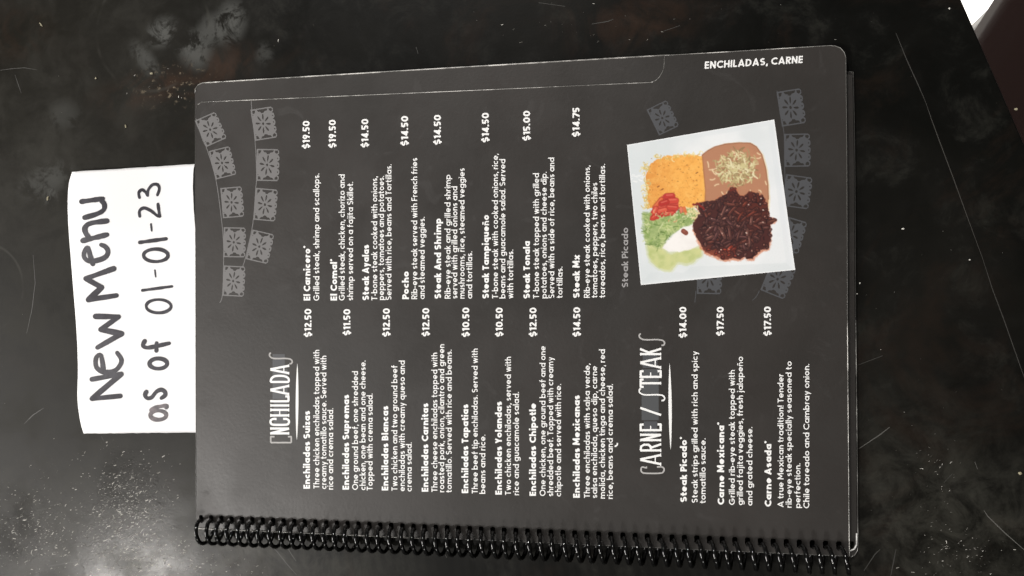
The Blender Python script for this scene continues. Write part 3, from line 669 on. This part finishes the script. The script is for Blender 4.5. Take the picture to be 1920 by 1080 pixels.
# left pair of strings
for (x, y, w_, h_, a) in ((376, 251, 54, 42, -24), (398, 310, 55, 40, -14), (415.5, 381, 57, 40, -5), (419, 454, 56, 41, 1), (418.5, 526, 57, 40, 3)):
    flag((x, y), w_, h_, a, 'flag')
for (x, y, w_, h_, a) in ((474, 235, 59, 42, -9), (481, 309, 60, 42, 1), (477.5, 382, 60, 41, 5), (467, 458, 57, 42, 13)):
    flag((x, y), w_, h_, a, 'flag')
string([(367, 222), (380, 262), (389, 282), (405, 338), (415, 410), (419, 455), (419, 500), (417, 553), (412, 568)], 'flag')
string([(471, 190), (473, 215), (479, 275), (481, 330), (479, 360), (474, 420), (461, 480), (455, 500)], 'flag')
def in_plate(x, y):
    q = [(1175, 271), (1452, 224), (1491, 506), (1202, 535)]
    s = [(q[(i+1) % 4][0]-q[i][0])*(y-q[i][1])-(q[(i+1) % 4][1]-q[i][1])*(x-q[i][0]) for i in range(4)]
    return all(k > 0 for k in s)
for (x, y, w_, h_, a) in ((1224, 230, 54, 42, -26), (1461, 205, 66, 46, -9), (1471, 282, 62, 48, -1), (1470, 356, 60, 50, 8), (1461, 434, 62, 46, 16), (1437, 515, 62, 48, 22), (1307, 519, 64, 46, 1)):
    flag((x, y), w_, h_, a, 'flag_dim', in_plate)
string([(1457, 170), (1463, 215), (1470, 250), (1471, 300), (1472, 340)], 'flag_dim'); string([(1424, 545), (1418, 556), (1411, 563)], 'flag_dim'); string([(1305, 545), (1303, 567)], 'flag_dim')
# ------------------------------------------------------------------ the printed plate picture
def vnoise(X, Y, s, seed):
    g = np.random.default_rng(seed).random((128, 128)); x = X/s; y = Y/s
    xi = np.floor(x).astype(int); yi = np.floor(y).astype(int); fx = x-xi; fy = y-yi
    fx = fx*fx*(3-2*fx); fy = fy*fy*(3-2*fy); a = lambda i, j: g[(yi+j) % 128, (xi+i) % 128]
    return (a(0, 0)*(1-fx)+a(1, 0)*fx)*(1-fy)+(a(0, 1)*(1-fx)+a(1, 1)*fx)*fy
def fbm(X, Y, s, seed, o=3): return sum(vnoise(X, Y, s/2**k, seed+k)*.5**k for k in range(o))/sum(.5**k for k in range(o))
def inside(poly, X, Y):
    r = np.zeros(X.shape, bool); n = len(poly)
    for i in range(n):
        x1, y1 = poly[i]; x2, y2 = poly[(i+1) % n]
        if y1 == y2: continue
        c = ((y1 > Y) != (y2 > Y)) & (X < (x2-x1)*(Y-y1)/(y2-y1)+x1); r ^= c
    return r
GX, GY = np.meshgrid(np.arange(100, 1062, 2.5), np.arange(66, 1010, 2.5))   # 3x photo pixels from (1140, 200)
img = np.zeros(GX.shape+(3,)); reg = np.zeros(GX.shape, int)
def mixin(mask, col):
    global img
    m_ = mask[..., None] if mask.ndim == 2 else mask
    img = img*(1-m_)+np.asarray(col, float)*m_
def soft(poly, warp=6, wseed=1, s=22, blur=1):
    wx = (fbm(GX, GY, s, wseed)-.5)*warp*2; wy = (fbm(GX, GY, s, wseed+9)-.5)*warp*2
    acc = 0
    for dx, dy in ((-1, -1), (1, -1), (1, 1), (-1, 1), (0, 0)):
        acc = acc+inside(poly, GX+wx+dx*1.6*blur, GY+wy+dy*1.6*blur)
    return acc/5.
def stroke(pts, wd, col, al=1.0, rid=None):
    """soft stroke on the picture"""
    global img
    pts = np.asarray(pts, float); x0, y0 = pts.min(0)-wd-4; x1, y1 = pts.max(0)+wd+4
    i0, i1 = int(max(0, (x0-100)/2.5)), int(min(GX.shape[1], (x1-100)/2.5+2)); j0, j1 = int(max(0, (y0-66)/2.5)), int(min(GX.shape[0], (y1-66)/2.5+2))
    if i1 <= i0 or j1 <= j0: return
    X = GX[j0:j1, i0:i1]; Y = GY[j0:j1, i0:i1]; D_ = np.full(X.shape, 1e9)
    for (a, b), (c, e) in zip(pts[:-1], pts[1:]):
        L2 = (c-a)**2+(e-b)**2+1e-9; t = np.clip(((X-a)*(c-a)+(Y-b)*(e-b))/L2, 0, 1); D_ = np.minimum(D_, np.hypot(X-a-t*(c-a), Y-b-t*(e-b)))
    m_ = (np.clip((wd/2+1.3-D_)/2.6, 0, 1)*al)[..., None]
    img[j0:j1, i0:i1] = img[j0:j1, i0:i1]*(1-m_)+np.asarray(col, float)*m_
    if rid is not None: reg[j0:j1, i0:i1][m_[..., 0] > .5] = rid
def curl(cx, cy, L_, bend, ang):
    pts = []; x, y, a = cx, cy, ang
    for _ in range(6): pts.append((x, y)); x += math.cos(a)*L_/5; y += math.sin(a)*L_/5; a += bend
    return pts
r_ = random.Random(5)
# plate glaze as printed
img[:] = (229, 234, 236)
n1 = fbm(GX, GY, 160, 3)
mixin(np.clip((GX-250)/400, 0, 1)*.55, (246, 248, 250)); mixin(np.clip(1-np.hypot((GX-640)/330, (GY-560)/420), 0, 1)**.5*.9, (254, 254, 254)); mixin(np.clip(.6-n1, 0, .3)*1.2, (214, 222, 224))
mixin(np.clip((GX-900)/160, 0, 1)*np.clip(1-(GY-80)/900, 0, 1)*.7, (236, 238, 246))
mixin(soft([(190, 985), (240, 930), (430, 935), (470, 900), (1000, 880), (1040, 915)], 3)*.35, (215, 222, 224))
for q in (((107, 215), (185, 1003)), ((107, 215), (935, 72)), ((935, 72), (1053, 918)), ((1053, 918), (185, 1003))): stroke(q, 9, (252, 253, 254), .9)
for q in (((120, 260), (190, 960)), ((140, 222), (900, 95)), ((915, 110), (1015, 880))): stroke(q, 26, (222, 228, 232), .25)
for _ in range(14): stroke(curl(r_.uniform(125, 200), r_.uniform(380, 420), r_.uniform(8, 26), 0, r_.uniform(-.4, .4)), 6, (253, 253, 253), .5)
# guacamole and lettuce
guac = [(205, 690), (330, 740), (310, 800), (350, 822), (480, 790), (535, 795), (528, 840), (465, 885), (395, 882), (350, 922), (290, 917), (235, 868), (212, 790)]
m0 = soft(guac, 10, 21, 40, 5); nn = fbm(GX, GY, 34, 31, 4); mixin(m0, (205, 211, 148)); mixin(m0*np.clip(nn*2-.7, 0, 1)*.6, (226, 224, 160)); mixin(m0*np.clip(.9-nn*2, 0, 1)*.7, (172, 188, 112)); reg[m0 > .5] = 1
lett = [(200, 590), (240, 600), (300, 620), (400, 590), (480, 562), (510, 600), (480, 660), (430, 672), (380, 700), (335, 750), (300, 800), (222, 780), (196, 690)]
m0 = soft(lett, 11, 41, 30, 3); nn = fbm(GX, GY, 22, 51, 4); mixin(m0, (156, 176, 114)); mixin(m0*np.clip(nn*2.4-1.1, 0, 1), (192, 206, 140)); mixin(m0*np.clip(1-nn*2.2, 0, 1), (112, 142, 70)); reg[m0 > .5] = 1
for _ in range(190):
    x, y = r_.uniform(200, 490), r_.uniform(580, 800)
    if inside(lett, np.array([[x]]), np.array([[y]]))[0, 0]: stroke(curl(x, y, r_.uniform(14, 40), r_.uniform(-.35, .35), r_.uniform(0, 6.3)), r_.uniform(3, 7), r_.choice([(205, 214, 150), (130, 160, 84), (178, 198, 122), (96, 124, 60), (216, 222, 170)]), .7, 1)
for _ in range(26):
    x, y = r_.gauss(320, 45), r_.gauss(745, 28); stroke(curl(x, y, r_.uniform(3, 12), .3, r_.uniform(0, 6)), 3, (70, 96, 44), .7)
# sour cream
cream = [(303, 795), (355, 735), (405, 690), (440, 672), (485, 665), (500, 720), (520, 770), (480, 800), (400, 818), (340, 815)]
m0 = soft(cream, 6, 61, 30, 1.5); mixin(m0, (252, 249, 246)); mixin(m0*np.clip(fbm(GX, GY, 60, 63)-.5, 0, .3)*1.2, (232, 226, 224)); reg[m0 > .5] = 2
stroke([(424, 700), (438, 710)], 27, (140, 78, 64), 1, 2); stroke([(424, 698), (432, 704)], 8, (176, 104, 88), .6)
# rice
rice = [(220, 470), (212, 400), (232, 335), (268, 300), (335, 276), (440, 268), (535, 278), (548, 400), (550, 545), (480, 570), (400, 575), (300, 560), (225, 575)]
m0 = soft(rice, 8, 71, 20, 1); nn = fbm(GX, GY, 26, 73, 4)
mixin(m0, (252, 184, 92)); mixin(m0*np.clip((400-GX)/180, 0, 1)*.8, (228, 152, 74)); mixin(m0*np.clip(nn*2-.9, 0, 1)*.5, (255, 204, 118)); mixin(m0*np.clip(.85-nn*1.9, 0, 1)*.7, (222, 146, 66)); reg[m0 > .5] = 3
for _ in range(700):
    x, y = r_.uniform(215, 548), r_.uniform(270, 570)
    if inside(rice, np.array([[x]]), np.array([[y]]))[0, 0]: stroke(curl(x, y, r_.uniform(6, 15), r_.uniform(-.2, .2), r_.uniform(0, 6.3)), r_.uniform(2, 4), r_.choice([(255, 205, 120), (238, 160, 74), (214, 134, 60), (255, 192, 98)]), .42)
for _ in range(70):
    x, y = r_.uniform(230, 545), r_.uniform(290, 560); stroke([(x, y), (x+r_.uniform(-5, 5), y+r_.uniform(-3, 3))], r_.uniform(2.5, 5), (160, 92, 40), .6)
for (x, y) in ((278, 452), (300, 468), (495, 375)): stroke([(x, y), (x+10, y-6)], 5, (110, 56, 30), .8)
for _ in range(85):
    t = r_.random()
    if t < .5: x, y = 206+r_.uniform(-4, 16), r_.uniform(320, 580)
    else: x = r_.uniform(225, 540); y = 300-60*((x-225)/315)**.5+r_.uniform(-6, 14)+(18 if x > 300 else 0)
    stroke(curl(x, y, r_.uniform(14, 34), r_.uniform(.25, .75)*r_.choice((-1, 1)), r_.uniform(0, 6.3)), r_.uniform(3, 5.5), r_.choice([(238, 216, 140), (228, 188, 96), (206, 176, 100), (246, 232, 178)]), .85)
for (x, y) in ((208, 345), (215, 432)):
    stroke(ell(x+10, y, 15, 11), 5, (205, 190, 130), .9)
# beans
beans = [(530, 272), (560, 248), (600, 226), (660, 210), (740, 203), (800, 205), (835, 225), (866, 270), (888, 350), (900, 440), (903, 520), (896, 600), (545, 570), (548, 470), (538, 360)]
mixin(soft([(a+(6 if a > 850 else 0), b) for a, b in beans], 2, 81, 30, 3)*.8, (240, 205, 140))
m0 = soft(beans, 2, 81, 30); mixin(m0, (188, 134, 103)); mixin(m0*np.clip(fbm(GX, GY, 70, 83)*2-.8, 0, 1)*.5, (206, 146, 110)); reg[m0 > .5] = 4
stroke(beans[:11], 6, (152, 96, 68), .7); stroke([(530, 272), (538, 360), (548, 470), (545, 560)], 7, (170, 104, 62), .6)
cheese_cols = [(228, 218, 170), (214, 202, 150), (236, 226, 186), (196, 178, 128), (220, 208, 160), (168, 146, 104)]
for k in range(400):
    a = r_.uniform(0, 6.28); q = r_.random()**.6
    x, y = 724+q*118*math.cos(a)*(1 if k % 7 else 1.25), 348+q*98*math.sin(a)
    if q > .8 and r_.random() < .4: continue
    c_ = r_.choice(cheese_cols) if k > 180 else r_.choice([(176, 154, 110), (150, 126, 88), (196, 178, 128)])
    stroke(curl(x, y, r_.uniform(14, 40), r_.uniform(-.4, .4), r_.uniform(0, 6.3)), r_.uniform(4, 9), c_, .92, 5)
for (x, y, a) in ((560, 310, 1.2), (570, 355, .1), (590, 360, 1.3), (575, 410, .3), (600, 445, -.7), (640, 480, 1.2), (665, 490, -1.2), (840, 260, .8), (858, 285, 2.4), (848, 470, .1), (830, 490, .3), (885, 420, 1.3), (700, 250, .2), (745, 255, .4), (640, 285, 1), (800, 470, 1.3)):
    stroke(curl(x, y, r_.uniform(14, 34), r_.uniform(-.3, .4), a), 7, (236, 208, 168), .95, 5)
# meat
meat = [(478, 662), (500, 620), (520, 600), (488, 548), (540, 535), (600, 530), (640, 505), (672, 485), (690, 455), (720, 462), (735, 502), (770, 500), (800, 474), (830, 490), (872, 504), (893, 545), (905, 622), (943, 630), (946, 645), (912, 668), (918, 740), (905, 792), (870, 806), (836, 830), (808, 858), (776, 852), (770, 838), (745, 858), (700, 855), (660, 862), (610, 842), (550, 818), (520, 780), (505, 745), (484, 700)]
mixin(soft([(x+(-5 if x < 700 else 3), y+(12 if y > 700 else -2)) for x, y in meat], 9, 91, 14, 2)*.75, (214, 128, 92))
m0 = soft(meat, 9, 95, 13); mixin(m0, (78, 42, 40)); reg[m0 > .5] = 6
nn = fbm(GX, GY, 40, 97); mixin(m0*np.clip((GX-650)/250, 0, 1)*np.clip((700-GY)/150, 0, 1)*.7, (112, 50, 38))
fr = m0*np.clip((GY-770)/60, 0, 1)*np.clip((720-GX)/120, 0, 1); mixin(fr*.7, (176, 88, 62))
for k in range(330):
    x, y = r_.uniform(478, 940), r_.uniform(455, 862)
    if not inside(meat, np.array([[x]]), np.array([[y]]))[0, 0]: continue
    core = ((x-710)/195)**2+((y-670)/160)**2
    ln = r_.uniform(34, 74) if core < .55 else (r_.uniform(20, 36) if core < .85 else r_.uniform(6, 14))
    an = r_.gauss(-.7, .75); bd = r_.uniform(-.14, .14); wd = r_.uniform(10, 18) if core < .85 else r_.uniform(8, 12)
    c_ = np.array(r_.choice([(82, 50, 46), (94, 58, 52), (110, 72, 64), (72, 44, 42), (98, 54, 46), (88, 56, 54)]), float)
    if x > 700 and y < 640: c_ = c_*(1.1, .95, .88)
    if y > 790 and x < 720: c_ = c_*(1.45, 1.05, .9)
    pts = np.array(curl(x-math.cos(an)*ln/2, y-math.sin(an)*ln/2, ln, bd, an))
    stroke(pts, wd+7, (46, 25, 27), .75); stroke(pts, wd, c_, .85)
    off = np.array((math.sin(an), -math.cos(an)))*wd*.22
    stroke(pts[1:5]+off, wd*.32, np.minimum(c_*1.5+14, 255), .7)
    if r_.random() < .2: j = r_.randint(1, 4); stroke([pts[j]+off, pts[j]+off+(r_.uniform(-7, 7), r_.uniform(-3, 3))], r_.uniform(3, 5.5), r_.choice([(236, 200, 182), (206, 150, 130), (250, 226, 210)]), .9)
for k in range(45):
    x, y = r_.uniform(490, 920), r_.uniform(480, 850)
    if inside(meat, np.array([[x]]), np.array([[y]]))[0, 0]: stroke(curl(x, y, r_.uniform(5, 18), .2, r_.uniform(0, 6)), r_.uniform(4, 8), (36, 19, 22), .7)
stroke([(905, 650), (944, 637)], 15, (92, 54, 46), 1, 6); stroke([(910, 645), (938, 637)], 4, (150, 100, 84), .8)
stroke([(690, 470), (716, 460)], 15, (112, 48, 40), .9, 6); stroke([(780, 852), (806, 850), (822, 828)], 10, (58, 32, 32), 1, 6)
for (x, y) in ((500, 545), (520, 560), (480, 550)): stroke(curl(x, y, 26, .2, .3), 12, (138, 44, 36), .9, 6)
# tomato
tom = [(236, 640), (240, 590), (262, 560), (285, 515), (318, 492), (365, 486), (392, 530), (398, 575), (372, 608), (320, 618), (262, 640)]
m0 = soft(tom, 5, 101, 16); mixin(m0, (204, 74, 62)); mixin(m0*np.clip(fbm(GX, GY, 26, 103)*2.2-1, 0, 1)*.7, (226, 104, 84)); reg[m0 > .5] = 7
for (a, b, c_, e, wd, cc) in ((262, 566, 300, 520, 20, (222, 104, 60)), (330, 504, 362, 502, 30, (200, 62, 56)), (345, 530, 382, 528, 30, (214, 76, 62)), (300, 545, 330, 536, 28, (188, 54, 48)), (340, 566, 384, 570, 26, (206, 70, 58)),
        (258, 600, 268, 575, 28, (216, 84, 66)), (250, 628, 262, 618, 22, (206, 70, 54)), (290, 588, 322, 580, 24, (226, 96, 74)), (318, 604, 366, 598, 20, (210, 78, 62)), (296, 612, 300, 606, 16, (196, 60, 50)), (410, 570, 412, 592, 14, (232, 128, 96))):
    stroke([(a, b), (c_, e)], wd+7, (150, 44, 38), .6); stroke([(a, b), (c_, e)], wd, cc, .95, 7); stroke([(a, b-wd*.2), (c_, e-wd*.2)], wd*.25, (238, 140, 116), .55)
stroke([(428, 570), (436, 598)], 20, (224, 110, 64), .9, 7)
for _ in range(34):
    stroke(curl(r_.uniform(225, 470), r_.gauss(612, 10), r_.uniform(8, 22), .4, r_.uniform(0, 6)), r_.uniform(4, 8), r_.choice([(186, 202, 134), (228, 226, 180), (150, 176, 100), (236, 160, 120)]), .8)
for _ in range(16): stroke(curl(r_.uniform(455, 510), r_.uniform(565, 630), r_.uniform(10, 24), .3, r_.uniform(0, 6)), 8, (238, 222, 170), .85)
pad = np.pad(img, ((1, 1), (1, 1), (0, 0)), 'edge')
img = img*.5+(pad[:-2, 1:-1]+pad[2:, 1:-1]+pad[1:-1, :-2]+pad[1:-1, 2:])*.125
# build one mesh per area of the picture
plate_poly = [(107, 215), (935, 72), (1053, 918), (185, 1003)]
lin_t = np.array([lin((i, i, i))[0] for i in range(256)])
picture = empty('plate_photo', P(1333, 380, ZT)-P(980, 560, 0), menu)
picture['label'] = 'printed picture of a square white plate of food'
names = {0: 'plate_print', 1: 'lettuce_print', 2: 'cream_print', 3: 'rice_print', 4: 'beans_print', 5: 'cheese_print', 6: 'meat_print', 7: 'tomato_print'}
M['photo'] = new_mat('photo_print', (.5, .5, .5), .42, .4)
an_ = M['photo'].node_tree.nodes.new('ShaderNodeVertexColor'); an_.layer_name = 'Col'
M['photo'].node_tree.links.new(an_.outputs[0], M['photo'].node_tree.nodes['Principled BSDF'].inputs[0])
H_, W_ = GX.shape
# round the plate corners a touch and keep only the grid cells inside
ins = inside(plate_poly, GX, GY)
# homography plate: snap border grid points on to the outline so the edge stays straight
def snap(x, y):
    for i in range(4):
        (x1, y1), (x2, y2) = plate_poly[i], plate_poly[(i+1) % 4]
        L_ = math.hypot(x2-x1, y2-y1); nx, ny = -(y2-y1)/L_, (x2-x1)/L_; d_ = (x-x1)*nx+(y-y1)*ny
        if d_ < 0: x -= nx*d_; y -= ny*d_
    return x, y
cell = ins[:-1, :-1] | ins[1:, :-1] | ins[:-1, 1:] | ins[1:, 1:]
rr = np.maximum.reduce([reg[:-1, :-1], reg[1:, :-1]])
TINT = 1/K
for k, nm in names.items():
    sel = np.argwhere(cell & (rr == k))
    ids = {}; V = []; Cc = []; FF = []
    for j, i in sel:
        f = []
        for (jj, ii) in ((j, i), (j+1, i), (j+1, i+1), (j, i+1)):
            key = (jj, ii)
            if key not in ids:
                ids[key] = len(V); x, y = float(GX[jj, ii]), float(GY[jj, ii])
                if not ins[jj, ii]: x, y = snap(x, y)
                V.append(P(1140+x/3, 200+y/3, ZT)); Cc.append(lin_t[np.clip(img[jj, ii], 0, 255).astype(int)])
            f.append(ids[key])
        FF.append(f)
    if not V: continue
    o = mesh(nm, V, FF, M['photo'], picture)
    ca = o.data.color_attributes.new('Col', 'FLOAT_COLOR', 'POINT')
    arr = np.ones((len(V), 4), np.float32); arr[:, :3] = np.minimum(np.array(Cc)*TINT, .88); ca.data.foreach_set('color', arr.ravel())
# ================================================================== FLOOR AND CHAIR
zf = -.74
fm = new_mat('pale_floor_tile', (.80, .79, .77), .5); n = N(fm); p = n.pos()
n.put(n.b.inputs['Base Color'], n.mix(n.ramp(n.noise(p, 5, 5, .6), .35, .7), (.74, .73, .71), (.84, .83, .81)))
tag(mesh('floor', [(-5, -5, zf), (5, -5, zf), (5, 5, zf), (-5, 5, zf)], [[0, 1, 2, 3]], fm), kind='structure')
zs = -.22
cA = P(1894, -6, zs); cB = P(1846, 70, zs)         # the seat's near edge as seen past the table
chair = empty('chair', Vector((cA.x+.2, cA.y, zf))); tag(chair, 'dark brown padded chair pushed up beyond the right table edge', 'chair')
M['hide'] = new_mat('dark_brown_vinyl', (.030, .018, .016), .7, .04); nh = N(M['hide']); nh.put(nh.b.inputs['Normal'], nh.bump(nh.noise(nh.pos(), 180, 4, .6), .3, .001))
M['legm'] = new_mat('dark_metal_leg', (.02, .02, .02), .4)
u = (cB-cA).normalized(); v_ = Vector((u.y, -u.x, 0));
if v_.x < 0: v_ = -v_
def cushion(name, o0, U, Vv, lu, lv, th, mat, parent, rad=.05):
    n = 28; V = []; FF = []
    rows = [(0, -th), (0, -th*.3), (.003, -th*.14), (.009, -th*.05), (.02, 0), (.07, .004)]
    ring = []
    for (ins_, z) in rows:
        a, b = lu/2-ins_, lv/2-ins_; r = max(rad-ins_*.6, .012); pr = []
        for sx, sy, t0 in ((1, 1, 0), (-1, 1, 90), (-1, -1, 180), (1, -1, 270)):
            for t in (0, 22.5, 45, 67.5, 90):
                q = math.radians(t0+t); pr.append((sx*(a-r)+r*math.cos(q), sy*(b-r)+r*math.sin(q), z))
        ring.append(pr)
    m_ = len(ring[0])
    for pr in ring: V += [o0+U*(lu/2+x)+Vv*(lv/2+y)+Vector((0, 0, z)) for x, y, z in pr]
    for i in range(len(ring)-1):
        FF += [[i*m_+k, i*m_+(k+1) % m_, (i+1)*m_+(k+1) % m_, (i+1)*m_+k] for k in range(m_)]
    FF.append([(len(ring)-1)*m_+k for k in range(m_)]); FF.append(list(range(m_))[::-1])
    return mesh(name, V, FF, mat, parent, True)
o0 = cA-u*.16
cushion('seat', o0, u, v_, .44, .42, .07, M['hide'], chair)
for a in (.04, .40):
    for b in (.04, .38):
        q = o0+u*a+v_*b; tube('leg', [(q.x, q.y, zf), (q.x, q.y, zs-.06)], .013, M['legm'], chair, 10)
q0 = o0+v_*.42
V = []; FF = []
for i in range(9):
    for j in range(2):
        for k in range(2):
            a = i/8*.44; bow = .03*math.sin(math.pi*i/8); qq = q0+u*a+v_*(bow+k*.03); V.append((qq.x, qq.y, zs+.05+j*.40))
for i in range(8):
    b = i*4; c = b+4
    FF += [[b, c, c+2, b+2], [b+1, b+3, c+3, c+1], [b, b+1, c+1, c], [b+2, c+2, c+3, b+3]]
FF += [[0, 2, 3, 1], [32, 33, 35, 34]]
mesh('backrest', V, FF, M['hide'], chair)
for a in (.05, .39):
    q = q0+u*a+v_*.03; tube('back_post', [(q.x-.0, q.y, zs-.05), (q.x, q.y, zs+.12)], .011, M['legm'], chair, 8)
